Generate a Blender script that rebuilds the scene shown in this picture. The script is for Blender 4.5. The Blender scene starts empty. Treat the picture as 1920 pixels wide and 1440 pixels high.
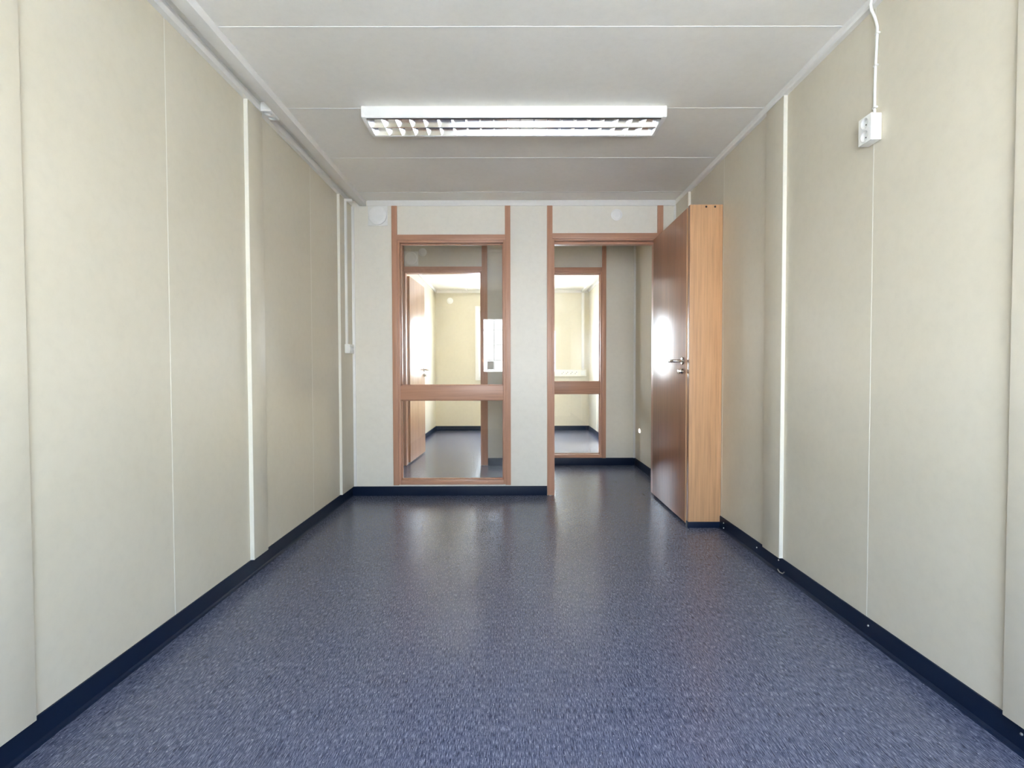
import bpy, bmesh, math, random
from mathutils import Vector, Matrix
random.seed(7)
sc = bpy.context.scene
COL = sc.collection

# ------------------------------------------------------------------ camera
cd = bpy.data.cameras.new('camera'); cam = bpy.data.objects.new('camera', cd); COL.objects.link(cam)
cd.sensor_fit = 'HORIZONTAL'; cd.sensor_width = 36.0; cd.lens = 36.0 * 990.99 / 1920.0
cd.shift_y = 1.54 / 1920.0; cd.clip_start = 0.02; cd.clip_end = 500
_r = Vector((0.99999381, -0.00251425, -0.00246103)); _u = Vector((0.00252636, 0.02631996, 0.99965038))
_f = Vector((0.00244859, 0.99965041, -0.02632615))
M = Matrix((( _r.x, _u.x, -_f.x, 0), (_r.y, _u.y, -_f.y, 0), (_r.z, _u.z, -_f.z, 1.04146), (0, 0, 0, 1)))
cam.matrix_world = M
sc.camera = cam

# ------------------------------------------------------------------ sky, sun, exposure
W = bpy.data.worlds.new('sky'); sc.world = W; W.use_nodes = True
nt = W.node_tree; nt.nodes.clear()
out = nt.nodes.new('ShaderNodeOutputWorld'); bg = nt.nodes.new('ShaderNodeBackground')
tc = nt.nodes.new('ShaderNodeTexCoord'); sep = nt.nodes.new('ShaderNodeSeparateXYZ'); rp = nt.nodes.new('ShaderNodeValToRGB')
nt.links.new(tc.outputs['Generated'], sep.inputs[0]); nt.links.new(sep.outputs['Z'], rp.inputs[0])
cr = rp.color_ramp
cr.elements[0].position = 0.0; cr.elements[0].color = (0.90, 0.94, 1.0, 1)
cr.elements[1].position = 0.9; cr.elements[1].color = (0.34, 0.53, 1.0, 1)
e = cr.elements.new(0.3); e.color = (0.69, 0.82, 1.0, 1)
nt.links.new(rp.outputs[0], bg.inputs[0]); bg.inputs[1].default_value = 9.0
nt.links.new(bg.outputs[0], out.inputs[0])
SUN_EL = math.radians(24)
sd = bpy.data.lights.new('sun', 'SUN'); sd.energy = 32.0; sd.angle = math.radians(0.5); sd.color = (1.0, 0.93, 0.80)
so = bpy.data.objects.new('sun', sd); COL.objects.link(so); so.location = (-20, 5, 10)
so.rotation_euler = Vector((math.cos(SUN_EL), 0.0, -math.sin(SUN_EL))).to_track_quat('-Z', 'Y').to_euler()
def portal(name, loc, rot, sx, sy):
    l = bpy.data.lights.new(name, 'AREA'); l.shape = 'RECTANGLE'; l.size = sx; l.size_y = sy; l.cycles.is_portal = True
    o = bpy.data.objects.new(name, l); COL.objects.link(o); o.location = loc; o.rotation_euler = rot
sc.view_settings.view_transform = 'Standard'; sc.view_settings.look = 'None'
sc.view_settings.gamma = 1.0; sc.view_settings.use_curve_mapping = False
sc.view_settings.exposure = 1.95
sc.cycles.max_bounces = 14; sc.cycles.diffuse_bounces = 9; sc.cycles.glossy_bounces = 5
sc.cycles.transparent_max_bounces = 24
sc.cycles.caustics_reflective = False; sc.cycles.caustics_refractive = False
sc.cycles.use_denoising = True

# ------------------------------------------------------------------ dimensions (metres)
XL, XR, H = -1.329, 1.387, 2.4465      # side walls of the near room, ceiling height
YN, YE, TW = -0.50, 4.40, 0.10         # inner faces of the near wall and of the end partition, partition thickness
YO = 5.80                              # corridor face of the opposite partition
YF = 9.23                              # far wall
BB = 0.08                              # height of the blue skirting
XCL = -2.2                             # left end of the corridor
XFL, XFR = -1.312, 1.37                # side walls of the far room

# ------------------------------------------------------------------ materials
def new_mat(name):
    m = bpy.data.materials.new(name); m.use_nodes = True
    n = m.node_tree; b = n.nodes['Principled BSDF']
    return m, n, b
def N(n, t, **k):
    x = n.nodes.new(t)
    for a, v in k.items(): setattr(x, a, v)
    return x
def noise_of(n, scale, vec_scale=(1, 1, 1), detail=4, rough=0.6, coord='Object'):
    t = N(n, 'ShaderNodeTexCoord'); mp = N(n, 'ShaderNodeMapping'); mp.inputs['Scale'].default_value = vec_scale
    ns = N(n, 'ShaderNodeTexNoise'); ns.inputs['Scale'].default_value = scale
    ns.inputs['Detail'].default_value = detail; ns.inputs['Roughness'].default_value = rough
    n.links.new(t.outputs[coord], mp.inputs[0]); n.links.new(mp.outputs[0], ns.inputs['Vector'])
    return ns
def ramp(n, src, stops):
    r = N(n, 'ShaderNodeValToRGB'); c = r.color_ramp
    c.elements[0].position, c.elements[0].color = stops[0][0], (*stops[0][1], 1)
    c.elements[1].position, c.elements[1].color = stops[-1][0], (*stops[-1][1], 1)
    for p, q in stops[1:-1]:
        e = c.elements.new(p); e.color = (*q, 1)
    n.links.new(src, r.inputs[0]); return r
def mul(c, k): return tuple(min(1, x * k) for x in c)

def wall_mat(name, c, rough=0.42):
    m, n, b = new_mat(name)
    a = noise_of(n, 26, detail=6, rough=0.7); r1 = ramp(n, a.outputs['Fac'], [(0.3, mul(c, 0.97)), (0.5, c), (0.72, mul(c, 1.02))])
    d = noise_of(n, 2.2, detail=3); r2 = ramp(n, d.outputs['Fac'], [(0.3, (0.96, 0.955, 0.93)), (0.7, (1, 1, 1))])
    mx = N(n, 'ShaderNodeMixRGB', blend_type='MULTIPLY'); mx.inputs[0].default_value = 1
    n.links.new(r1.outputs[0], mx.inputs[1]); n.links.new(r2.outputs[0], mx.inputs[2]); n.links.new(mx.outputs[0], b.inputs['Base Color'])
    f = noise_of(n, 180, detail=3); bp = N(n, 'ShaderNodeBump'); bp.inputs['Strength'].default_value = 0.06; bp.inputs['Distance'].default_value = 0.001
    n.links.new(f.outputs['Fac'], bp.inputs['Height']); n.links.new(bp.outputs[0], b.inputs['Normal'])
    b.inputs['Roughness'].default_value = rough
    return m
def plain(name, c, rough=0.4, metal=0.0, spec=0.5):
    m, n, b = new_mat(name)
    a = noise_of(n, 40, detail=3); r = ramp(n, a.outputs['Fac'], [(0.35, mul(c, 0.99)), (0.65, mul(c, 1.01))])
    n.links.new(r.outputs[0], b.inputs['Base Color'])
    b.inputs['Roughness'].default_value = rough; b.inputs['Metallic'].default_value = metal
    b.inputs['Specular IOR Level'].default_value = spec
    return m
def wood(name, c, rough=0.35, axis='Z', contrast=0.25, coat=0.0, brushed=False):
    m, n, b = new_mat(name)
    vs = {'Z': (1, 1, 0.035), 'X': (0.035, 1, 1), 'Y': (1, 0.035, 1)}[axis]
    a = noise_of(n, 75, vs, detail=7, rough=0.65); g = noise_of(n, 9, vs, detail=3)
    r1 = ramp(n, a.outputs['Fac'], [(0.3, mul(c, 1 - contrast)), (0.52, c), (0.75, mul(c, 1 + contrast * 0.5))])
    r2 = ramp(n, g.outputs['Fac'], [(0.35, (0.86, 0.82, 0.78)), (0.65, (1, 1, 1))])
    mx = N(n, 'ShaderNodeMixRGB', blend_type='MULTIPLY'); mx.inputs[0].default_value = 1
    n.links.new(r1.outputs[0], mx.inputs[1]); n.links.new(r2.outputs[0], mx.inputs[2]); n.links.new(mx.outputs[0], b.inputs['Base Color'])
    bp = N(n, 'ShaderNodeBump'); bp.inputs['Strength'].default_value = 0.22; bp.inputs['Distance'].default_value = 0.001
    n.links.new(a.outputs['Fac'], bp.inputs['Height']); n.links.new(bp.outputs[0], b.inputs['Normal']); n.links.new(bp.outputs[0], b.inputs['Coat Normal'])
    b.inputs['Roughness'].default_value = rough
    if brushed:   # lacquered veneer: the fine vertical grain smears reflections sideways
        b.inputs['Anisotropic'].default_value = 0.92; b.inputs['Specular IOR Level'].default_value = 1.0; b.inputs['IOR'].default_value = 1.55; coat = 0.5
        cv = N(n, 'ShaderNodeCombineXYZ'); cv.inputs[1].default_value = 1.0; n.links.new(cv.outputs[0], b.inputs['Tangent'])
    b.inputs['Coat Weight'].default_value = coat; b.inputs['Coat Roughness'].default_value = 0.27
    return m

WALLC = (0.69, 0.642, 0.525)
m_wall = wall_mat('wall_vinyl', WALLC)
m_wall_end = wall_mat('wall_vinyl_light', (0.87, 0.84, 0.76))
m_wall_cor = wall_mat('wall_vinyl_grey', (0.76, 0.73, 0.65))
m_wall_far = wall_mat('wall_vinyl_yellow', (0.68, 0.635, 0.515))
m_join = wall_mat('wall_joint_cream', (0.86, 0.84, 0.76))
m_ceil = wall_mat('ceiling_board', (0.88, 0.86, 0.81), 0.5)
m_white = plain('white_paint', (0.82, 0.81, 0.78), 0.35)
m_plastic = plain('white_plastic', (0.86, 0.86, 0.83), 0.28)
m_enamel = plain('white_enamel', (0.93, 0.93, 0.91), 0.25)
m_navy = plain('navy_vinyl', (0.003, 0.011, 0.034), 0.45, 0.0, 0.3)
m_trimv = wood('stained_trim', (0.60, 0.335, 0.225), 0.38, 'Z', 0.16)
m_trimh = wood('stained_trim_level', (0.60, 0.335, 0.225), 0.38, 'X', 0.16)
m_leaf = wood('door_veneer', (0.40, 0.17, 0.07), 0.46, 'Z', 0.26, brushed=True)
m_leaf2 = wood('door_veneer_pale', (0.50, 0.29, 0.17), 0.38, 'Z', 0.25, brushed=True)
m_oak = wood('light_oak', (0.71, 0.42, 0.225), 0.45, 'Z', 0.20)
m_dark = plain('recess_shade', (0.02, 0.016, 0.012), 0.6)  # near-black colour stands in for the shade inside holes and the light's slot
m_well = plain('socket_well', (0.74, 0.74, 0.71), 0.4)
m_steel = plain('polished_steel', (0.62, 0.58, 0.52), 0.14, 1.0)
m_alu = plain('aluminium_mirror', (0.90, 0.90, 0.90), 0.12, 1.0)
m_tube = plain('tube_glass', (0.85, 0.85, 0.84), 0.2)
m_screw = plain('screw_metal', (0.55, 0.53, 0.50), 0.35, 0.8)
m_paper = plain('grey_paper', (0.30, 0.30, 0.29), 0.8); m_paper.node_tree.nodes['Principled BSDF'].inputs['Transmission Weight'].default_value = 0.35; m_paper.node_tree.nodes['Principled BSDF'].inputs['IOR'].default_value = 1.02
m_ground = plain('gravel_ground', (0.70, 0.66, 0.58), 0.9)

m_floor, n, b = new_mat('blue_fleck_vinyl')
t = N(n, 'ShaderNodeTexCoord')
def fl_noise(scale, vs, detail, rough=0.6):
    mp = N(n, 'ShaderNodeMapping'); mp.inputs['Scale'].default_value = vs
    ns = N(n, 'ShaderNodeTexNoise'); ns.inputs['Scale'].default_value = scale; ns.inputs['Detail'].default_value = detail; ns.inputs['Roughness'].default_value = rough
    n.links.new(t.outputs['Object'], mp.inputs[0]); n.links.new(mp.outputs[0], ns.inputs['Vector']); return ns
a1 = fl_noise(1, (460, 38, 1), 3, 0.75)
r1 = ramp(n, a1.outputs['Fac'], [(0.32, (0.006, 0.008, 0.022)), (0.43, (0.056, 0.066, 0.107)), (0.54, (0.122, 0.136, 0.202)), (0.68, (0.31, 0.33, 0.41))])
a2 = fl_noise(1, (340, 6, 1), 0)
r2 = ramp(n, a2.outputs['Fac'], [(0.26, (0.55, 0.58, 0.65)), (0.42, (1, 1, 1)), (0.72, (1.0, 1.0, 1.0))])
mx = N(n, 'ShaderNodeMixRGB', blend_type='MULTIPLY'); mx.inputs[0].default_value = 1
n.links.new(r1.outputs[0], mx.inputs[1]); n.links.new(r2.outputs[0], mx.inputs[2])
a3 = fl_noise(1, (190, 95, 1), 1)
r3 = ramp(n, a3.outputs['Fac'], [(0.70, (0, 0, 0)), (0.76, (0.7, 0.7, 0.7))])
mx2 = N(n, 'ShaderNodeMixRGB', blend_type='MIX'); n.links.new(r3.outputs[0], mx2.inputs[0]); n.links.new(mx.outputs[0], mx2.inputs[1]); mx2.inputs[2].default_value = (0.55, 0.56, 0.62, 1)
n.links.new(mx2.outputs[0], b.inputs['Base Color'])
b.inputs['Roughness'].default_value = 0.25; b.inputs['Specular IOR Level'].default_value = 0.5

m_glass = bpy.data.materials.new('clear_glass'); m_glass.use_nodes = True
n = m_glass.node_tree; n.nodes.clear()
o_ = N(n, 'ShaderNodeOutputMaterial'); tr = N(n, 'ShaderNodeBsdfTransparent'); gl = N(n, 'ShaderNodeBsdfGlossy'); ms = N(n, 'ShaderNodeMixShader')
tr.inputs[0].default_value = (0.985, 0.99, 0.985, 1); gl.inputs['Roughness'].default_value = 0.0
lw = N(n, 'ShaderNodeLayerWeight'); lw.inputs['Blend'].default_value = 0.5
pw = N(n, 'ShaderNodeMath', operation='POWER'); pw.inputs[1].default_value = 5
ma = N(n, 'ShaderNodeMath', operation='MULTIPLY_ADD'); ma.inputs[1].default_value = 0.96; ma.inputs[2].default_value = 0.035
n.links.new(lw.outputs['Facing'], pw.inputs[0]); n.links.new(pw.outputs[0], ma.inputs[0]); n.links.new(ma.outputs[0], ms.inputs[0])
n.links.new(tr.outputs[0], ms.inputs[1]); n.links.new(gl.outputs[0], ms.inputs[2]); n.links.new(ms.outputs[0], o_.inputs[0])

# ------------------------------------------------------------------ builders
def wloc(o):
    v = Vector((0, 0, 0))
    while o: v = v + o.location; o = o.parent
    return v
def link_mesh(name, bm, mat, parent=None, origin=None, smooth=False):
    """bm is in world coordinates; the object's origin goes to `origin` (default: centre of the base)."""
    xs = [v.co for v in bm.verts]
    lo = Vector((min(v.x for v in xs), min(v.y for v in xs), min(v.z for v in xs))); hi = Vector((max(v.x for v in xs), max(v.y for v in xs), max(v.z for v in xs)))
    org = Vector(origin) if origin is not None else Vector(((lo.x + hi.x) / 2, (lo.y + hi.y) / 2, lo.z))
    bmesh.ops.translate(bm, verts=bm.verts, vec=-org)
    bmesh.ops.recalc_face_normals(bm, faces=bm.faces)
    if smooth:
        for f in bm.faces: f.smooth = True
    me = bpy.data.meshes.new(name); bm.to_mesh(me); bm.free()
    if smooth:
        try: me.set_sharp_from_angle(angle=math.radians(35))
        except Exception: pass
    me.materials.append(mat)
    o = bpy.data.objects.new(name, me); COL.objects.link(o)
    if parent:
        o.parent = parent; o.location = org - wloc(parent)
    else: o.location = org
    return o
def add_box(bm, x0, x1, y0, y1, z0, z1, bev=0.0):
    r = bmesh.ops.create_cube(bm, size=1.0)
    for v in r['verts']:
        v.co = Vector(((x0 + x1) / 2 + v.co.x * (x1 - x0), (y0 + y1) / 2 + v.co.y * (y1 - y0), (z0 + z1) / 2 + v.co.z * (z1 - z0)))
    if bev > 0:
        es = list({e for v in r['verts'] for e in v.link_edges})
        bmesh.ops.bevel(bm, geom=es, offset=bev, segments=2, profile=0.6, affect='EDGES')
def box(name, x0, x1, y0, y1, z0, z1, mat, parent=None, bev=0.0, origin=None):
    bm = bmesh.new(); add_box(bm, x0, x1, y0, y1, z0, z1, bev)
    return link_mesh(name, bm, mat, parent, origin, smooth=bev > 0)
def add_prism(bm, pts, axis, a, b_):
    """extrude a closed 2-D outline along an axis. axis 'X': pts are (y,z); 'Y': (x,z); 'Z': (x,y)"""
    def mk(p, t): return {'X': (t, p[0], p[1]), 'Y': (p[0], t, p[1]), 'Z': (p[0], p[1], t)}[axis]
    v0 = [bm.verts.new(mk(p, a)) for p in pts]; v1 = [bm.verts.new(mk(p, b_)) for p in pts]
    n_ = len(pts)
    bm.faces.new(v0); bm.faces.new(v1[::-1])
    for i in range(n_): bm.faces.new((v0[i], v0[(i + 1) % n_], v1[(i + 1) % n_], v1[i]))
def prism(name, pts, axis, a, b_, mat, parent=None, smooth=False):
    bm = bmesh.new(); add_prism(bm, pts, axis, a, b_); return link_mesh(name, bm, mat, parent, smooth=smooth)
def add_tube(bm, pts, rad, seg=10):
    pts = [Vector(p) for p in pts]; rings = []
    up = Vector((0.31, 0.52, 0.8)).normalized()
    for i, p in enumerate(pts):
        d = (pts[min(i + 1, len(pts) - 1)] - pts[max(i - 1, 0)]).normalized()
        s = d.cross(up).normalized(); q = s.cross(d).normalized()
        rings.append([bm.verts.new(p + (s * math.cos(2 * math.pi * k / seg) + q * math.sin(2 * math.pi * k / seg)) * (rad[i] if isinstance(rad, (list, tuple)) else rad)) for k in range(seg)])
    for A, B in zip(rings[:-1], rings[1:]):
        for k in range(seg): bm.faces.new((A[k], A[(k + 1) % seg], B[(k + 1) % seg], B[k]))
    bm.faces.new(rings[0][::-1]); bm.faces.new(rings[-1])
def tube(name, pts, rad, mat, parent=None, seg=10):
    bm = bmesh.new(); add_tube(bm, pts, rad, seg); return link_mesh(name, bm, mat, parent, smooth=True)
def add_lathe(bm, prof, c, axis, seg=32):
    """prof: list of (radius, distance along axis) starting and ending at radius 0 or open; c centre; axis unit vector"""
    ax = Vector(axis).normalized(); s = ax.cross(Vector((0.2, 0.3, 0.93))).normalized(); q = ax.cross(s).normalized(); c = Vector(c)
    rings = []
    for r_, h_ in prof:
        if r_ <= 1e-6: rings.append([bm.verts.new(c + ax * h_)])
        else: rings.append([bm.verts.new(c + ax * h_ + (s * math.cos(2 * math.pi * k / seg) + q * math.sin(2 * math.pi * k / seg)) * r_) for k in range(seg)])
    for A, B in zip(rings[:-1], rings[1:]):
        for k in range(seg):
            k2 = (k + 1) % seg
            if len(A) == 1 and len(B) == 1: continue
            if len(A) == 1: bm.faces.new((A[0], B[k], B[k2]))
            elif len(B) == 1: bm.faces.new((A[k], A[k2], B[0]))
            else: bm.faces.new((A[k], A[k2], B[k2], B[k]))
def lathe(name, prof, c, axis, mat, parent=None, seg=32):
    bm = bmesh.new(); add_lathe(bm, prof, c, axis, seg); return link_mesh(name, bm, mat, parent, origin=c, smooth=True)
def tag(o, label, cat, kind=None, group=None):
    o['label'] = label; o['category'] = cat
    if kind: o['kind'] = kind
    if group: o['group'] = group
    return o
def empty(name, loc, label, cat, kind=None, group=None):
    o = bpy.data.objects.new(name, None); COL.objects.link(o); o.location = loc; o.empty_display_size = 0.1
    return tag(o, label, cat, kind, group)

# ------------------------------------------------------------------ floor and ceiling
fl = box('floor', XCL - 0.1, 1.49, YN - 0.1, YF + 0.1, -0.12, 0.0, m_floor, origin=(0, 0, 0))
tag(fl, 'blue grey flecked sheet vinyl floor running through all the rooms', 'floor', 'structure')
gd = box('ground', -90, 90, -90, 90, -0.9, -0.6, m_ground)
tag(gd, 'flat gravel ground outside the building windows', 'ground', 'structure')

ce = empty('ceiling', (0, 0, H), 'pale grey ceiling of wide boards with thin light joints', 'ceiling', 'structure')
def ceiling_boards(x0, x1, ys, sink=0.0):
    for a, b2 in zip(ys[:-1], ys[1:]):
        box('board', x0, x1, a + 0.0015, b2 - 0.0015, H, H + 0.10, m_ceil, ce, bev=0.0)
        if b2 != ys[-1]: box('joint_strip', x0, x1, b2 - 0.0032, b2 + 0.0032, H - 0.0015, H + 0.02, m_enamel, ce)
ceiling_boards(XL - 0.05, XR + 0.05, [YN - 0.1, 0.17, 0.86, 1.525, 2.196, 2.866, 3.524, 4.192, YE + TW])
ceiling_boards(XCL - 0.1, XR + 0.05, [YE + TW, 5.15, YO + TW])
ceiling_boards(XFL - 0.05, XFR + 0.05, [YO + TW, 6.6, 7.3, 8.0, 8.7, YF + 0.1])
box('slab', XCL - 0.15, 1.49, YN - 0.15, YF + 0.15, H + 0.1005, H + 0.16, m_ceil, ce)

# ------------------------------------------------------------------ side walls: boards, narrow joint covers standing proud
PR = 0.019
def side_wall(name, label, X, sgn, y0, y1, seams, covers, mat, base=0.0):
    """X is the wall face, sgn=+1 when the room lies toward +X. covers: list of (y_near, y_far)."""
    w = empty(name, (X - sgn * 0.05, (y0 + y1) / 2, 0), label, 'wall', 'structure')
    xb = X - sgn * 0.09
    lo, hi = min(X, xb), max(X, xb)
    cuts = sorted([y0, y1] + seams)
    for a, b2 in zip(cuts[:-1], cuts[1:]):
        box('panel', lo, hi, a + 0.001, b2 - 0.001, 0, H + 0.005, mat, w)
    for s_ in seams:
        if any(a <= s_ <= b2 for a, b2 in covers): continue
        xs = sorted((X - sgn * 0.02, X + sgn * 0.0007))
        box('joint_strip', xs[0], xs[1], s_ - 0.0018, s_ + 0.0018, BB, H - 0.002, m_join, w)
    for a, b2 in covers:
        xs = sorted((X - sgn * 0.001, X + sgn * PR))
        box('joint_cover', xs[0], xs[1], a, b2, BB + 0.001, H - 0.002, mat, w, bev=0.0012)
        # near edge of each cover coloured lighter for the window light it catches
        box('lit_edge', min(xs[0], xs[1]), max(xs) + 0.0012, a - 0.003, a + 0.0015, BB + 0.001, H - 0.002, m_join, w)
    return w
covL = [(1.27, 1.437), (2.677, 2.832), (4.092, YE)]
covR = [(1.27, 1.445), (2.675, 2.852), (4.096, YE)]
side_wall('wall_left', 'left side wall of pale mottled boards with light joints', XL, 1, YN - 0.09, YE + TW, [0.72, 1.35, 2.07, 2.75, 3.545, 4.2], covL, m_wall)
side_wall('wall_right', 'right side wall of pale mottled boards with the hanging socket box', XR, -1, YN - 0.09, YE + TW, [0.72, 1.35, 2.035, 2.76, 3.455, 4.2], covR, m_wall)

def skirting(name, label, X, sgn, y0, y1, covers, t=0.006):
    """skirting sheet bent round the joint covers: one outline in plan, extruded up"""
    pts = []; y = y0
    for a, b2 in covers:
        pts += [(X + sgn * t, y), (X + sgn * t, a - t), (X + sgn * (PR + t), a - t)]
        y = b2 + t if b2 < y1 - 0.01 else y1
        pts += [(X + sgn * (PR + t), y)]
    if y < y1 - 1e-6: pts += [(X + sgn * t, y), (X + sgn * t, y1)]
    pts += [(X - sgn * 0.0005, y1), (X - sgn * 0.0005, y0)]
    # drop duplicates
    q = [p for i, p in enumerate(pts) if i == 0 or (Vector(p) - Vector(pts[i - 1])).length > 1e-5]
    bm = bmesh.new(); add_prism(bm, q, 'Z', 0.0, BB)
    # coved foot: a small fillet between floor and skirting
    add_prism(bm, [(X + sgn * t, 0.0005), (X + sgn * (t + 0.012), 0.0005), (X + sgn * (t + 0.004), 0.004), (X + sgn * t, 0.012)], 'Y', y0, y1)
    return tag(link_mesh(name, bm, m_navy), label, 'baseboard', 'structure')
bl = skirting('baseboard_left', 'navy skirting along the foot of the left wall', XL, 1, YN, YE, [])
br = skirting('baseboard_right', 'navy skirting with screw heads along the right wall', XR, -1, YN, YE, [])
for y, z, dx in [(3.404, 0.05, 0), (3.403, 0.018, 0), (2.942, 0.046, 0), (2.70, 0.062, PR), (2.016, 0.053, 0), (1.402, 0.055, PR)]:
    lathe('screw', [(0, 0.0035), (0.003, 0.003), (0.0045, 0.0), (0.0045, -0.002), (0, -0.002)], (XR - 0.006, y, z), (-1, 0, 0), m_screw, br, 12)
tube('pipe_stub', [(XR - 0.010, 2.70, 0.014), (XR - 0.016, 2.672, 0.011), (XR - 0.014, 2.645, 0.013), (XR - 0.010, 2.635, 0.024)], 0.0028, m_screw, br, 8)

# cornices
def cornice(name, label, pts, axis, a, b2, mat=m_white):
    return tag(prism(name, pts, axis, a, b2, mat), label, 'cornice', 'structure')
cornice('trim_1', 'slim white strip between left wall and ceiling', [(XL, H - 0.045), (XL + PR + 0.006, H - 0.045), (XL + PR + 0.008, H - 0.02), (XL + PR + 0.004, H - 0.0005), (XL, H - 0.0005)], 'Y', YN, YE)
cornice('trim_2', 'slim white strip between right wall and ceiling', [(XR, H - 0.032), (XR - PR - 0.003, H - 0.032), (XR - PR - 0.008, H - 0.024), (XR - PR - 0.008, H - 0.0005), (XR, H - 0.0005)], 'Y', YN, YE)
cornice('trim_3', 'white strip along the top of the glazed end wall', [(YE, H - 0.044), (YE - 0.012, H - 0.044), (YE - 0.014, H - 0.02), (YE - 0.012, H - 0.0005), (YE, H - 0.0005)], 'X', -1.178, XR - PR - 0.0085)
du = empty('cable_duct', (-1.21, (YN + YE) / 2, H - 0.042), 'long grey white cable duct on the ceiling beside the left wall', 'duct')
box('channel', -1.241, -1.1885, YN + 0.002, YE - 0.002, H - 0.038, H - 0.0005, m_white, du, bev=0.002)
box('lid', -1.244, -1.1855, YN + 0.002, YE - 0.002, H - 0.043, H - 0.0385, m_white, du, bev=0.0015)
# corner beads of the end wall
cornice('trim_4', 'narrow white bead in the left corner of the end wall', [(XL + PR, YE), (XL + PR + 0.022, YE), (XL + PR + 0.020, YE - 0.006), (XL + PR + 0.003, YE - 0.010), (XL + PR, YE - 0.010)], 'Z', BB, H - 0.046)
cornice('trim_5', 'narrow white bead in the right corner of the end wall', [(XR - PR, YE), (XR - PR - 0.016, YE), (XR - PR - 0.015, YE - 0.005), (XR - PR - 0.003, YE - 0.008), (XR - PR, YE - 0.008)], 'Z', BB, H - 0.046)

# ------------------------------------------------------------------ end partition (window left, door right)
ZT = 2.12                                # underside of header strips
def wall_of(name, label, loc, boxes, mat):
    w = empty(name, loc, label, 'wall', 'structure')
    for bx in boxes: box('panel', *bx, mat, w)
    return w
Ye, Yf2 = YE, YE + TW
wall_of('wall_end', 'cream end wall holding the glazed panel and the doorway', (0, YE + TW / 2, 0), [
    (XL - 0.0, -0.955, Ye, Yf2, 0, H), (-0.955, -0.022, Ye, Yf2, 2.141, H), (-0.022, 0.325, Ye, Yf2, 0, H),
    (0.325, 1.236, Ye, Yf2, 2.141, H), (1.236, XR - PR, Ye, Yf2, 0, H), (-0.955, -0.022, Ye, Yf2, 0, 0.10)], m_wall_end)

def interior_window(name, label, x0, x1, yf, depth, zb, zt, post_to, r0, r1, left=True):
    """x0..x1 outer edges of the upright strips; yf wall face toward the camera"""
    w = empty(name, ((x0 + x1) / 2, yf, 0), label, 'window', 'structure')
    s = 0.0445; p = 0.019
    box('post', x0, x0 + s, yf - p, yf, zb - 0.003, post_to, m_trimv, w, bev=0.002)
    box('post', x1 - s, x1, yf - p, yf, zb - 0.003, post_to, m_trimv, w, bev=0.002)
    box('header', x0 + s, x1 - s, yf - p, yf, zt, zt + s, m_trimh, w, bev=0.002)
    a, c = x0 + s - 0.006, x1 - s + 0.006          # lining outer
    l = 0.023
    box('jamb', a, a + l, yf - 0.008, yf + depth, zb, zt + 0.005, m_trimv, w, bev=0.0015)
    box('jamb', c - l, c, yf - 0.008, yf + depth, zb, zt + 0.005, m_trimv, w, bev=0.0015)
    box('head', a + l, c - l, yf - 0.008, yf + depth, zt - 0.018, zt + 0.005, m_trimh, w, bev=0.0015)
    box('sill', a + l, c - l, yf - 0.012, yf + depth, zb, zb + 0.036, m_trimh, w, bev=0.0015)
    box('rail', a + l, c - l, yf - 0.002, yf + 0.045, r0, r1, m_trimh, w, bev=0.002)
    g = yf + 0.050
    box('pane', a + l, c - l, g, g + 0.004, r1 - 0.01, zt - 0.018, m_glass, w)
    box('pane', a + l, c - l, g, g + 0.004, zb + 0.036, r0 + 0.01, m_glass, w)
    bm = bmesh.new()                                # glazing beads round both panes
    for za, zc in ((r1, zt - 0.018), (zb + 0.036, r0)):
        for (u0, u1, v0, v1) in ((a + l, a + l + 0.008, za, zc), (c - l - 0.008, c - l, za, zc), (a + l, c - l, zc - 0.008, zc), (a + l, c - l, za, za + 0.008)):
            add_box(bm, u0, u1, g - 0.010, g - 0.0005, v0, v1)
    link_mesh('glazing_bead', bm, m_trimv, w)
    return w
interior_window('window_1', 'tall interior glazed panel with wood rail, left in end wall', -0.978, 0.0, YE, TW, 0.094, ZT, H - 0.046, 0.80, 0.921)

def lever_set(parent, x, y, z, sx, dy, cyl=True):
    """handle on a door face at x (outward sx), lever pointing along dy"""
    bm = bmesh.new()
    add_lathe(bm, [(0, 0), (0.026, 0), (0.026, 0.005), (0.022, 0.009), (0.010, 0.010), (0.0095, 0.045), (0, 0.046)], (x, y, z), (sx, 0, 0), 24)
    add_tube(bm, [(x + sx * 0.040, y, z), (x + sx * 0.062, y + dy * 0.004, z), (x + sx * 0.070, y + dy * 0.02, z), (x + sx * 0.068, y + dy * 0.06, z + 0.002), (x + sx * 0.064, y + dy * 0.105, z - 0.002), (x + sx * 0.056, y + dy * 0.125, z - 0.006)],
             [0.009, 0.0105, 0.010, 0.009, 0.008, 0.0055], 12)
    link_mesh('handle', bm, m_steel, parent, smooth=True)
    if cyl:
        bm = bmesh.new()
        add_lathe(bm, [(0, 0), (0.019, 0), (0.019, 0.006), (0.014, 0.012), (0.012, 0.020), (0, 0.021)], (x, y + 0.004, z - 0.070), (sx, 0, 0), 24)
        add_box(bm, *sorted((x + sx * 0.018, x + sx * 0.036)), y + 0.001, y + 0.007, z - 0.086, z - 0.058, 0.002)
        link_mesh('lock', bm, m_steel, parent, smooth=True)
def hinge(parent, x, y, z):
    bm = bmesh.new()
    add_lathe(bm, [(0, -0.045), (0.0065, -0.042), (0.0065, -0.002), (0.0055, 0.0), (0.0065, 0.002), (0.0065, 0.042), (0, 0.045)], (x, y, z), (0, 0, 1), 12)
    link_mesh('hinge', bm, m_steel, parent, smooth=True)

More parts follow.
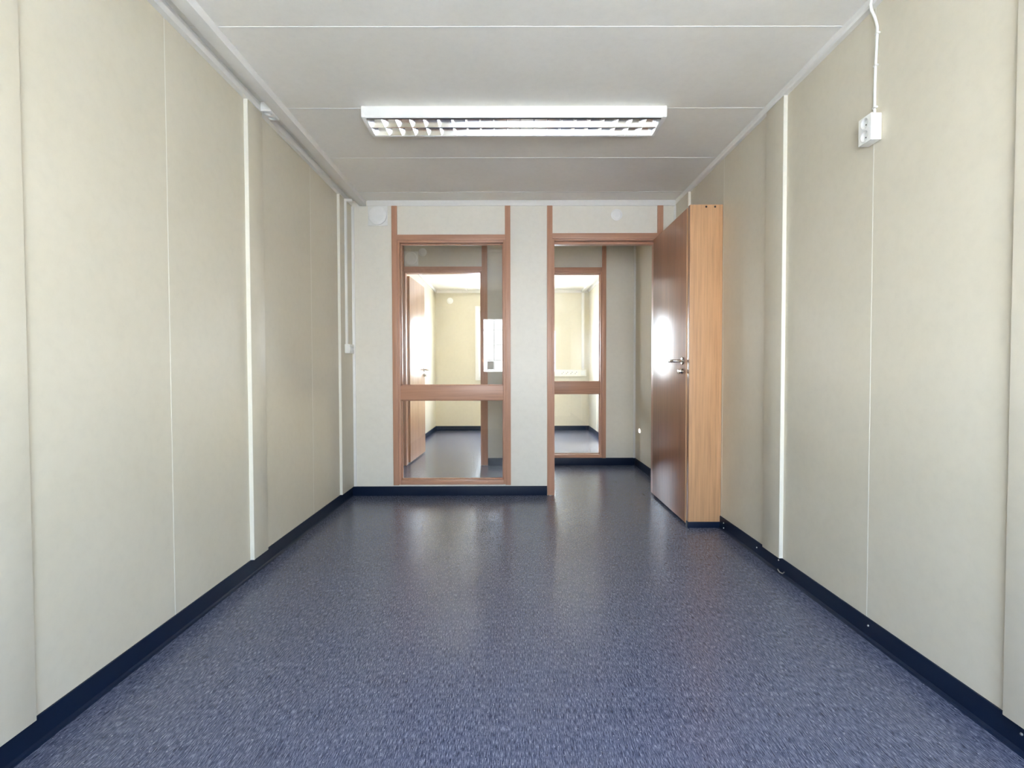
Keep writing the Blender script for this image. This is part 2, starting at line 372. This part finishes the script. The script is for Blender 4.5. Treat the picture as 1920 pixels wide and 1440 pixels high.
# doorway in the end wall, leaf open into the near room against the timber casing
d1 = empty('door_1', (0.78, YE, 0), 'open brown door in the end wall, folded back toward the right wall', 'door', 'structure')
box('post', 0.303, 0.3475, YE - 0.019, YE, 0.004, H - 0.046, m_trimv, d1, bev=0.002)
box('post', 1.214, 1.260, YE - 0.019, YE, 0.004, H - 0.046, m_trimv, d1, bev=0.002)
box('header', 0.3475, 1.214, YE - 0.019, YE, ZT + 0.010, ZT + 0.0545, m_trimh, d1, bev=0.002)
box('jamb', 0.3415, 0.364, YE - 0.008, YE + TW, 0.002, ZT + 0.012, m_trimv, d1, bev=0.0015)
box('jamb', 1.197, 1.220, YE - 0.008, YE + TW, 0.002, ZT + 0.012, m_trimv, d1, bev=0.0015)
box('head', 0.364, 1.197, YE - 0.008, YE + TW, ZT - 0.003, ZT + 0.015, m_trimh, d1, bev=0.0015)
box('door_stop', 0.364, 1.197, YE + 0.045, YE + TW, ZT - 0.022, ZT - 0.003, m_trimh, d1, bev=0.0015)
lf = box('leaf', 1.178, 1.217, 3.532, 4.372, 0.018, 2.116, m_leaf, d1, bev=0.0015)
lf['label'] = 'reddish brown veneered door leaf with steel lever'
box('edge_band', 1.1768, 1.2182, 3.527, 3.5325, 0.018, 2.117, m_oak, lf, bev=0.0008)
lever_set(lf, 1.178, 3.592, 1.106, -1, 1)
for z in (0.25, 1.05, 1.86): hinge(lf, 1.186, 4.378, z)
_hp = Vector((1.197, 4.372, 0)); _a = math.radians(-0.45)      # swung a touch past square
_off = lf.location + d1.location - _hp
lf.location = Matrix.Rotation(_a, 3, 'Z') @ _off + _hp - d1.location; lf.rotation_euler.z = _a

# light oak casing standing in the corner behind the door
cs = empty('timber_casing', (1.28, 3.9, 0), 'light oak boxed casing on a navy plinth beside the open door and right wall', 'casing')
fp = box('front_panel', 1.173, XR - 0.001, 3.470, 3.474, 0.040, 2.122, m_oak, cs, bev=0.0006)
box('side_panel', 1.173, 1.190, 3.4745, 3.508, 0.040, 2.122, m_leaf, cs, bev=0.001)
box('back_board', 1.235, 1.250, 3.508, 4.085, 0.040, 2.122, m_leaf, cs, bev=0.001)
box('top_board', 1.190, XR - 0.001, 3.4745, 3.508, 2.106, 2.122, m_leaf, cs, bev=0.001)
box('top_board', 1.2505, XR - 0.001, 3.5085, 4.085, 2.106, 2.122, m_leaf, cs, bev=0.001)
pl = box('plinth', 1.168, XR - 0.007, 3.466, 3.506, 0.0, 0.0395, m_navy, cs, bev=0.002)
for x in (1.277, 1.335):
    lathe('screw_hole', [(0, 0.0006), (0.0055, 0.0006), (0.0068, 0.0002), (0.0068, -0.001), (0, -0.001)], (x, 3.4698, 2.108), (0, -1, 0), m_dark, cs, 16)

# skirting on the end wall
tag(box('baseboard_end', XL + 0.0065, 0.302, YE - 0.006, YE - 0.0002, 0.0, 0.079, m_navy, bev=0.001), 'navy skirting below the glazed panel of the end wall', 'baseboard', 'structure')

# ------------------------------------------------------------------ corridor
box_c = empty('wall_corridor', (0, YO + TW / 2, 0), 'grey cream corridor wall opposite, with second door and glazed panel', 'wall', 'structure')
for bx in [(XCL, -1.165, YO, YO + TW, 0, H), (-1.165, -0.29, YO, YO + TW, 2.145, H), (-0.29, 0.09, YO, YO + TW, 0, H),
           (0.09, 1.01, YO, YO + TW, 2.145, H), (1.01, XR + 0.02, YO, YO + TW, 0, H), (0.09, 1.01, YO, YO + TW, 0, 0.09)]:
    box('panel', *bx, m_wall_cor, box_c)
wr = empty('wall_corridor_right', (1.42, 5.15, 0), 'short right end wall of the corridor beyond the door', 'wall', 'structure')
box('panel', 1.369, 1.46, YE + TW, YO, 0, H, m_wall, wr)
box('corner_bead', 1.348, 1.3692, YO - 0.012, YO, BB, H - 0.001, m_white, wr, bev=0.002)
wl = empty('wall_corridor_left', (XCL - 0.05, 5.15, 0), 'left end wall of the corridor with a small slot added for the sun spot', 'wall', 'structure')
SZ = 0.405 + (1.369 - XCL) * math.tan(SUN_EL)
sy0, sy1 = 5.575, 5.64  # slot added out of view so the sun throws a spot on the right wall
for bx in [(4.5, sy0, 0, H), (sy1, YO, 0, H), (sy0, sy1, 0, SZ - 0.014), (sy0, sy1, SZ + 0.014, H)]:
    box('panel', XCL - 0.02, XCL, bx[0], bx[1], bx[2], bx[3], m_wall, wl)
wq = empty('wall_corridor_near', (-2.2, 4.45, 0), 'corridor side wall left of the near room', 'wall', 'structure')
box('panel', XCL, XL - 0.09, YE, YE + TW, 0, H, m_wall, wq)
tag(box('baseboard_corridor', -0.251, 1.369, YO - 0.006, YO, 0.0, 0.082, m_navy, bev=0.001), 'navy skirting under the opposite glazed panel in the corridor', 'baseboard', 'structure')
tag(box('baseboard_corridor_right', 1.363, 1.3688, YE + TW, YO - 0.0065, 0.0, 0.082, m_navy, bev=0.001), 'navy skirting on the short right corridor wall', 'baseboard', 'structure')
tag(box('baseboard_corridor_left', XCL, -1.212, YO - 0.006, YO, 0.0, 0.082, m_navy, bev=0.001), 'navy skirting left of the opposite door in the corridor', 'baseboard', 'structure')
interior_window('window_2', 'second glazed panel with wood rail seen through the open doorway', 0.063, 1.044, YO, TW, 0.084, 2.122, H - 0.03, 0.79, 0.919)

d2 = empty('door_2', (-0.72, YO, 0), 'opposite brown door across the corridor, opened into the far room', 'door', 'structure')
box('post', -1.211, -1.160, YO - 0.019, YO, 0.004, H - 0.03, m_trimv, d2, bev=0.002)
box('post', -0.312, -0.252, YO - 0.019, YO, 0.004, H - 0.03, m_trimv, d2, bev=0.002)
box('header', -1.160, -0.312, YO - 0.019, YO, 2.128, 2.178, m_trimh, d2, bev=0.002)
box('jamb', -1.168, -1.146, YO - 0.008, YO + TW, 0.002, 2.135, m_trimv, d2, bev=0.0015)
box('jamb', -0.330, -0.308, YO - 0.008, YO + TW, 0.002, 2.135, m_trimv, d2, bev=0.0015)
box('head', -1.146, -0.330, YO - 0.008, YO + TW, 2.114, 2.135, m_trimh, d2, bev=0.0015)
bm = bmesh.new(); add_box(bm, -0.0395, 0, 0, 0.81, 0.018, 2.10, 0.0015)
hx, hy = -1.124, YO + TW + 0.012
R2 = Matrix.Translation((hx, hy, 0)) @ Matrix.Rotation(math.radians(-2.4), 4, 'Z')
bmesh.ops.transform(bm, matrix=R2, verts=bm.verts)
lf2 = link_mesh('leaf', bm, m_leaf2, d2, smooth=True)
lf2['label'] = 'far door leaf shining with window light'
tipx, tipy = hx + 0.75 * math.sin(math.radians(2.4)), hy + 0.75
lever_set(lf2, tipx, tipy, 1.06, 1, -1, True)
for z in (0.30, 1.9): hinge(lf2, hx - 0.030, hy - 0.008, z)

# ------------------------------------------------------------------ far room
SY0, SY1, SZ0, SZ1 = 6.72, 7.62, 1.27, 1.98     # unseen side window, added to brighten and warm the far room
wfl = empty('wall_far_left', (XFL - 0.05, 7.6, 0), 'left wall of the far room behind the opened door', 'wall', 'structure')
for a_, b_, z_, q_ in [(YO + TW, SY0, 0, H), (SY1, 8.4, 0, H), (8.402, YF + 0.09, 0, H), (SY0, SY1, 0, SZ0), (SY0, SY1, SZ1, H)]:
    box('panel', XFL - 0.09, XFL, a_, b_, z_, q_, m_wall_far, wfl)
side_wall('wall_far_right', 'brightly lit right wall of the far room', XFR, -1, YO + TW, YF + 0.09, [6.6, 7.2, 7.8, 8.4], [], m_wall_far)
wf = empty('wall_far', (0, YF + 0.05, 0), 'yellow cream far wall with the outer window', 'wall', 'structure')
WX0, WX1, WZ0, WZ1 = -0.556, 0.64, 0.94, 2.11
for bx in [(XFL, WX0, 0, H), (WX1, XFR, 0, H), (WX0, WX1, 0, WZ0), (WX0, WX1, WZ1, H)]:
    box('panel', bx[0], bx[1], YF, YF + 0.10, bx[2], bx[3], m_wall_far, wf)
for i, (nm, X, s) in enumerate((('baseboard_far_left', XFL, 1), ('baseboard_far_right', XFR, -1))):
    tag(box(nm, min(X, X + s * 0.006), max(X, X + s * 0.006), YO + TW, YF - 0.0065, 0, 0.08, m_navy, bev=0.001), 'navy skirting on the %s wall of the far room' % ('left' if s > 0 else 'right'), 'baseboard', 'structure')
tag(box('baseboard_far', XFL, XFR, YF - 0.006, YF, 0, 0.08, m_navy, bev=0.001), 'navy skirting along the far wall', 'baseboard', 'structure')
cornice('trim_6', 'white strip along the top of the far wall', [(YF, H - 0.05), (YF - 0.014, H - 0.05), (YF - 0.014, H - 0.001), (YF, H - 0.001)], 'X', XFL + 0.03, XFR - 0.03)
cornice('trim_7', 'white strip between far room ceiling and its left wall', [(XFL, H - 0.04), (XFL + 0.02, H - 0.04), (XFL + 0.028, H - 0.001), (XFL, H - 0.001)], 'Y', YO + TW, YF)
cornice('trim_8', 'white strip between far room ceiling and its right wall', [(XFR, H - 0.04), (XFR - 0.02, H - 0.04), (XFR - 0.028, H - 0.001), (XFR, H - 0.001)], 'Y', YO + TW, YF)
tag(box('ceiling_batten', -0.775, -0.735, YO + TW + 0.002, YF - 0.015, H - 0.016, H - 0.0006, m_white, bev=0.002), 'white batten running along the far room ceiling', 'batten')
fd = empty('cable_duct', (1.22, 7.5, H - 0.042), 'white cable duct on the far room ceiling beside its right wall', 'duct')
box('channel', 1.232, 1.286, YO + TW + 0.002, YF - 0.002, H - 0.038, H - 0.0005, m_white, fd, bev=0.002)
box('lid', 1.229, 1.289, YO + TW + 0.002, YF - 0.002, H - 0.043, H - 0.0385, m_white, fd, bev=0.0015)
vd = empty('cable_duct', (1.257, YF, 1.065), 'upright white cable duct on the far wall down to the sockets', 'duct')
box('channel', 1.236, 1.278, YF - 0.028, YF - 0.0005, 1.064, H - 0.0515, m_white, vd, bev=0.002)
box('lid', 1.233, 1.281, YF - 0.033, YF - 0.0285, 1.064, H - 0.0515, m_white, vd, bev=0.0015)

# socket trunking on the far wall
st = empty('socket_trunking', (0.98, YF, 0.94), 'white horizontal trunking with a row of angled sockets on far wall', 'trunking')
box('channel', 0.64, 1.315, YF - 0.045, YF - 0.0005, 0.945, 1.063, m_join, st, bev=0.003)
for k in range(4):
    cx = 0.905 + k * 0.076
    s_ = lathe('socket', [(0.0, -0.001), (0.020, -0.001), (0.028, 0.0035), (0.033, 0.0035), (0.033, -0.001)], (cx, YF - 0.0452, 1.004), (0, -1, 0), m_plastic, st, 20)
    for dx, dz in ((-0.012, -0.012), (0.012, 0.012)):
        lathe('socket_hole', [(0, 0.0012), (0.006, 0.0012), (0.006, 0.0), (0, 0.0)], (cx + dx, YF - 0.0452, 1.004 + dz), (0, -1, 0), m_dark, s_, 10)
box('switch', 1.222, 1.292, YF - 0.052, YF - 0.0452, 0.965, 1.045, m_plastic, st, bev=0.003)

def exterior_window(name, label, x0, x1, z0, z1, yin, yout, cols, rows, casing=0.06, sash=0.045, bar=0.010):
    """yin = room face of the wall, yout = outside"""
    w = empty(name, ((x0 + x1) / 2, yin, z0), label, 'window', 'structure')
    s = 1 if yout > yin else -1
    def Y(a, b2): return tuple(sorted((yin + s * a, yin + s * b2)))
    ya = Y(-0.018, -0.0005)
    box('casing', x0 - casing, x0, *ya, z0 - casing, z1 + casing, m_white, w, bev=0.003)
    box('casing', x1, x1 + casing, *ya, z0 - casing, z1 + casing, m_white, w, bev=0.003)
    box('casing', x0, x1, *ya, z1, z1 + casing, m_white, w, bev=0.003)
    box('casing', x0, x1, *ya, z0 - casing, z0, m_white, w, bev=0.003)
    yb = Y(0.0, abs(yout - yin))
    bm = bmesh.new()
    t_ = 0.012
    add_box(bm, x0, x0 + t_, *yb, z0, z1); add_box(bm, x1 - t_, x1, *yb, z0, z1); add_box(bm, x0 + t_, x1 - t_, *yb, z1 - t_, z1); add_box(bm, x0 + t_, x1 - t_, *yb, z0, z0 + t_)
    link_mesh('lining', bm, m_white, w)
    yc = Y(0.035, 0.075); bm = bmesh.new(); a, c, p, q = x0 + t_, x1 - t_, z0 + t_, z1 - t_
    add_box(bm, a, a + sash, *yc, p, q, 0.003); add_box(bm, c - sash, c, *yc, p, q, 0.003)
    add_box(bm, a + sash, c - sash, *yc, q - sash, q, 0.003); add_box(bm, a + sash, c - sash, *yc, p, p + sash, 0.003)
    link_mesh('sash', bm, m_white, w, smooth=True)
    yg = Y(0.053, 0.057)
    box('pane', a + sash, c - sash, *yg, p + sash, q - sash, m_glass, w)
    yd = Y(0.043, 0.0525)
    for x in cols: box('glazing_bar', x - bar / 2, x + bar / 2, *yd, p + sash, q - sash, m_white, w)
    for z in rows: box('glazing_bar', a + sash, c - sash, *yd, z - bar / 2, z + bar / 2, m_white, w)
    portal('daylight_portal', ((x0 + x1) / 2, yout + s * 0.01, (z0 + z1) / 2), (math.radians(90 if s > 0 else -90) * -1, 0, 0), x1 - x0, z1 - z0)
    return w
w_add = empty('added_window', (XFL, (SY0 + SY1) / 2, SZ0), 'unseen side window added to brighten the far room, behind the open leaf', 'window', 'structure')
bm = bmesh.new()
for u0, u1, v0, v1 in ((SY0, SY0 + 0.04, SZ0, SZ1), (SY1 - 0.04, SY1, SZ0, SZ1), (SY0 + 0.04, SY1 - 0.04, SZ1 - 0.04, SZ1), (SY0 + 0.04, SY1 - 0.04, SZ0, SZ0 + 0.04)):
    add_box(bm, XFL - 0.07, XFL - 0.02, u0, u1, v0, v1)
link_mesh('sash', bm, m_white, w_add)
box('pane', XFL - 0.047, XFL - 0.043, SY0 + 0.04, SY1 - 0.04, SZ0 + 0.04, SZ1 - 0.04, m_glass, w_add)
portal('daylight_portal', (XFL - 0.095, (SY0 + SY1) / 2, (SZ0 + SZ1) / 2), (0, math.radians(-90), 0), SZ1 - SZ0, SY1 - SY0)
exterior_window('window_3', 'white framed outer window in the far wall, mostly hidden behind the corridor post', WX0, WX1, WZ0, WZ1, YF, YF + 0.10, [0.035], [])

# ------------------------------------------------------------------ near wall behind the camera, with the window that lights the room
NX0, NX1, NZ0, NZ1 = -0.54, 1.10, 0.97, 2.02
wn = empty('wall_near', (0, YN - 0.05, 0), 'wall behind the viewer with the outer window', 'wall', 'structure')
for bx in [(XL - 0.09, NX0, 0, H), (NX1, XR + 0.09, 0, H), (NX0, NX1, 0, NZ0), (NX0, NX1, NZ1, H)]:
    box('panel', bx[0], bx[1], YN - 0.10, YN, bx[2], bx[3], m_wall, wn)
exterior_window('window_4', 'outer window with a grid of small panes behind the viewer', NX0, NX1, NZ0, NZ1, YN, YN - 0.10,
                [-0.295, -0.09, 0.12, 0.33, 0.535, 0.74, 0.90], [1.235, 1.505, 1.77])
cornice('trim_9', 'white strip along the top of the wall behind the viewer', [(YN, H - 0.044), (YN + 0.013, H - 0.044), (YN + 0.013, H - 0.0005), (YN, H - 0.0005)], 'X', -1.178, XR - PR - 0.0085)
tag(box('curtain_rail', -0.27, 0.45, YN + 0.0005, YN + 0.018, 2.115, 2.135, m_white, bev=0.003), 'short white rail above the outer window behind the viewer', 'rail')
tag(box('paper_notice', -0.415, -0.305, YN - 0.0415, YN - 0.040, 1.07, 1.215, m_paper), 'small grey paper notice taped to the lower window pane', 'notice')

# ------------------------------------------------------------------ ceiling light
lx0, lx1 = -0.790, 0.833; ly0, ly1 = 2.834, 3.075; lz = H - 0.062
L = empty('ceiling_light', ((lx0 + lx1) / 2, (ly0 + ly1) / 2, H), 'long white twin tube ceiling light with metal louvre, switched off', 'light fixture')
m_body = m_enamel
bm = bmesh.new()
def side_prof(y, s):   # rounded long rail; s=+1: outer face toward -Y
    return [(y + s * 0.006, H - 0.0006), (y + s * 0.001, H - 0.012), (y, H - 0.030), (y + s * 0.001, H - 0.048), (y + s * 0.005, lz + 0.002), (y + s * 0.010, lz), (y + s * 0.016, lz + 0.002), (y + s * 0.016, H - 0.0006)]
prism('side_rail', side_prof(ly0, 1), 'X', lx0 + 0.012, lx1 - 0.012, m_body, L, smooth=True)
prism('side_rail', side_prof(ly1, -1), 'X', lx0 + 0.012, lx1 - 0.012, m_body, L, smooth=True)
box('end_cap', lx0, lx0 + 0.0235, ly0, ly1, lz, H - 0.0006, m_body, L, bev=0.007)
box('end_cap', lx1 - 0.0235, lx1, ly0, ly1, lz, H - 0.0006, m_body, L, bev=0.007)
box('back_plate', lx0 + 0.024, lx1 - 0.024, ly0 + 0.0165, ly1 - 0.0165, H - 0.006, H - 0.0007, m_body, L)
iy0, iy1 = ly0 + 0.0165, ly1 - 0.0165; mid = (iy0 + 0.012 + iy1) / 2
ix0, ix1 = lx0 + 0.0245, lx1 - 0.0245
# parabolic side reflectors of the two troughs, with a spine between
def trough_side(ya, yb_, s):
    # reflector wall curving from (ya at mouth) to (yb_ at top), thin
    pts = []
    K = 6
    for i in range(K + 1):
        t_ = i / K; pts.append((ya + (yb_ - ya) * (0.78 * t_ + 0.22 * t_ * t_), lz + 0.003 + 0.044 * t_))
    pts2 = [(p[0] - s * 0.0015, p[1]) for p in pts[::-1]]
    return pts + pts2
for (ya, yb_, s) in ((iy0 + 0.014, iy0 + 0.024, 1), (mid - 0.003, mid - 0.0185, -1), (mid + 0.003, mid + 0.0185, 1), (iy1 - 0.002, iy1 - 0.0175, -1)):
    prism('reflector', trough_side(ya, yb_, s), 'X', ix0, ix1, m_alu, L, smooth=True)
box('gap_shade', ix0, ix1, iy0 + 0.0005, iy0 + 0.012, lz + 0.006, lz + 0.010, m_dark, L)  # solid strip painted dark as the shade in the slot behind the rail
prism('spine', [(mid - 0.0032, lz + 0.0025), (mid + 0.0032, lz + 0.0025), (mid + 0.0012, lz + 0.04), (mid - 0.0012, lz + 0.04)], 'X', ix0, ix1, m_alu, L)
NB = 21; pitch = (ix1 - ix0) / NB
blade_meshes = {}
for row, (ya, yb_) in enumerate(((iy0 + 0.016, mid - 0.0055), (mid + 0.0055, iy1 - 0.004))):
    for k in range(1, NB):
        x = ix0 + pitch * k; key = row
        if key not in blade_meshes:
            bm = bmesh.new()   # wedge: thin lower edge, open triangular top, upper corners cut to follow the reflector
            zt_ = lz + 0.036
            prof = [(-0.0007, lz + 0.003), (0.0007, lz + 0.003), (0.0055, zt_), (-0.0055, zt_)]
            v0 = [bm.verts.new((x + p[0], ya + (0.0 if p[1] < zt_ else 0.008), p[1])) for p in prof]
            v1 = [bm.verts.new((x + p[0], yb_ - (0.0 if p[1] < zt_ else 0.008), p[1])) for p in prof]
            bm.faces.new(v0); bm.faces.new(v1[::-1])
            for i in range(4): bm.faces.new((v0[i], v0[(i + 1) % 4], v1[(i + 1) % 4], v1[i]))
            o = link_mesh('louvre_blade', bm, m_alu, L); blade_meshes[key] = (o, x)
        else:
            src, sx_ = blade_meshes[key]; o = src.copy(); COL.objects.link(o); o.parent = L
            o.location = src.location + Vector((x - sx_, 0, 0))
for yc in ((iy0 + 0.012 + mid) / 2, (iy1 + mid) / 2):
    tube('fluorescent_tube', [(ix0 + 0.02, yc, H - 0.0185), (ix1 - 0.02, yc, H - 0.0185)], 0.0078, m_tube, L, 14)
    for x in (ix0 + 0.010, ix1 - 0.010): box('lamp_holder', x - 0.0095, x + 0.0095, yc - 0.011, yc + 0.011, H - 0.03, H - 0.0065, m_plastic, L, bev=0.002)

# ------------------------------------------------------------------ vents and valves
def vent_plate(name, label, x, z, yface, size, r, group=None):
    e_ = empty(name, (x, yface, z), label, 'vent', None, group)
    box('base_plate', x - size / 2, x + size / 2, yface - 0.008, yface - 0.0003, z - size / 2, z + size / 2, m_plastic, e_, bev=0.003)
    lathe('cover', [(0, 0.020), (r * 0.6, 0.019), (r * 0.9, 0.0165), (r, 0.010), (r * 0.985, 0.0), (0, 0.0)], (x, yface - 0.0082, z), (0, -1, 0), m_enamel, e_, 40)
def round_valve(name, label, x, z, yface, r):
    bm = bmesh.new(); add_lathe(bm, [(0, 0.012), (r * 0.55, 0.0115), (r * 0.75, 0.009), (r * 0.8, 0.006), (r, 0.005), (r, 0.0004), (0, 0.0004)], (x, yface, z), (0, -1, 0), 32)
    tag(link_mesh(name, bm, m_enamel, smooth=True), label, 'vent')
vent_plate('wall_vent', 'square white vent with round cover high in the left corner of end wall', -1.0925, 2.322, YE, 0.162, 0.075)
round_valve('air_valve', 'small round white air valve above the open doorway', 0.878, 2.328, YE, 0.047)
vent_plate('wall_vent', 'dim square vent with round cover high above the opposite door, seen through glass', -1.082, 2.268, YO, 0.155, 0.071)
round_valve('air_valve', 'dim round air valve beside the square vent above the opposite door', -0.955, 2.337, YO, 0.045)
round_valve('air_valve', 'small round cream air valve high on the far wall', -1.05, 2.263, YF, 0.055)

# ------------------------------------------------------------------ socket boxes and cables
def carve(o, cutters):
    """sink round wells into a finished part (boolean applied at once, cutters removed)"""
    bm = bmesh.new()
    for c_, nv, r_ in cutters: add_lathe(bm, [(0, 0.004), (r_, 0.004), (r_, -0.013), (0, -0.013)], c_, nv, 28)
    bmesh.ops.recalc_face_normals(bm, faces=bm.faces)
    me = bpy.data.meshes.new('cut'); bm.to_mesh(me); bm.free()
    k = bpy.data.objects.new('cut', me); COL.objects.link(k)
    md = o.modifiers.new('wells', 'BOOLEAN'); md.operation = 'DIFFERENCE'; md.solver = 'EXACT'; md.object = k
    bpy.context.view_layer.update()
    dg = bpy.context.evaluated_depsgraph_get(); new = bpy.data.meshes.new_from_object(o.evaluated_get(dg))
    o.modifiers.clear(); o.data = new
    bpy.data.objects.remove(k, do_unlink=True); bpy.data.meshes.remove(me)
def twin_socket(name, label, c, nrm, along, size, thick, r, mat=m_plastic):
    """surface box: c = centre on the wall, nrm = unit normal, along = unit axis through both sockets, size = (long, short)"""
    nv, al = Vector(nrm), Vector(along); cr_ = nv.cross(al); c = Vector(c)
    e_ = empty(name, c, label, 'socket')
    def obox(nm, l0, l1, s0, s1, t0, t1, mt, par, bev):
        bm = bmesh.new(); P0 = c + al * l0 + cr_ * s0 + nv * t0; P1 = c + al * l1 + cr_ * s1 + nv * t1
        add_box(bm, *sorted((P0.x, P1.x)), *sorted((P0.y, P1.y)), *sorted((P0.z, P1.z)), bev); return link_mesh(nm, bm, mt, par, smooth=True)
    a, s = size[0] / 2, size[1] / 2
    ho = obox('housing', -a, a, -s, s, 0.0005, thick - 0.009, mat, e_, 0.003)
    fpl = obox('face_plate', -a, a, -s, s, thick - 0.0085, thick, mat, e_, 0.002)
    cc_ = [c + al * (k * a * 0.48) + nv * thick for k in (-1, 1)]
    for part in (ho, fpl): carve(part, [(q, nv, r) for q in cc_])
    for cc in cc_:
        rim = lathe('socket', [(r + 0.0018, -0.0005), (r + 0.0018, 0.0010), (r + 0.0002, 0.0012), (r - 0.0006, 0.0), (r - 0.0008, -0.0125), (0, -0.0125)], cc, nv, m_well, e_, 28)
        for j in (-1, 1):
            hc = cc + cr_ * (j * 0.0095) - nv * 0.0124
            lathe('socket_hole', [(0, 0.0004), (0.0030, 0.0004), (0.0030, 0.0), (0, 0.0)], hc, nv, m_dark, rim, 12)
    return e_

twin_socket('twin_socket', 'white twin socket box hanging by its cable high on the right wall', (XR - 0.0005, 2.028, 1.952), (-1, 0, 0), (0, 0, 1), (0.10, 0.072), 0.041, 0.020)
twin_socket('twin_socket', 'white twin socket facing down between ceiling duct and left wall', (-1.2715, 2.842, H - 0.0005), (0, 0, -1), (0, 1, 0), (0.104, 0.054), 0.050, 0.020)
twin_socket('twin_socket', 'small white socket box low on the cable near the left far corner', (XL + PR + 0.0005, 4.235, 1.221), (1, 0, 0), (0, 1, 0), (0.112, 0.072), 0.040, 0.020)
c1 = empty('power_cable', (XR - 0.006, 2.025, 2.0), 'white cable rising from the right wall socket box to the ceiling', 'cable')
bm = bmesh.new(); xw = XR - 0.0055
add_tube(bm, [(xw, 2.026, 1.998), (xw, 2.026, 2.05), (xw, 2.026, 2.13), (xw, 2.024, 2.2), (xw, 2.020, 2.25), (xw - 0.001, 2.016, 2.29), (xw - 0.001, 2.016, 2.33), (xw - 0.008, 2.019, 2.365), (xw - 0.022, 2.020, 2.395), (xw - 0.028, 2.016, 2.412), (xw - 0.028, 2.010, 2.435)], 0.0048, 10)
link_mesh('cord', bm, m_plastic, c1, smooth=True)
for y, z in ((2.026, 2.034), (2.025, 2.19), (2.017, 2.305)):
    bm = bmesh.new(); add_box(bm, xw - 0.0058, xw + 0.005, y - 0.011, y + 0.0065, z - 0.003, z + 0.003, 0.001)
    link_mesh('cable_clip', bm, m_plastic, c1, smooth=True)
c2 = empty('conduit', (XL + PR + 0.009, 4.21, 1.3), 'white vertical conduit dropping to the small socket near the left corner', 'conduit')
box('channel', XL + PR + 0.0005, XL + PR + 0.018, 4.200, 4.222, 1.259, H - 0.070, m_plastic, c2, bev=0.002)
box('elbow', XL + PR + 0.0005, XL + PR + 0.020, 4.198, 4.224, H - 0.069, H - 0.046, m_plastic, c2, bev=0.003)
box('crosspiece', XL + PR + 0.012, -1.246, 4.198, 4.220, H - 0.066, H - 0.047, m_plastic, c2, bev=0.003)
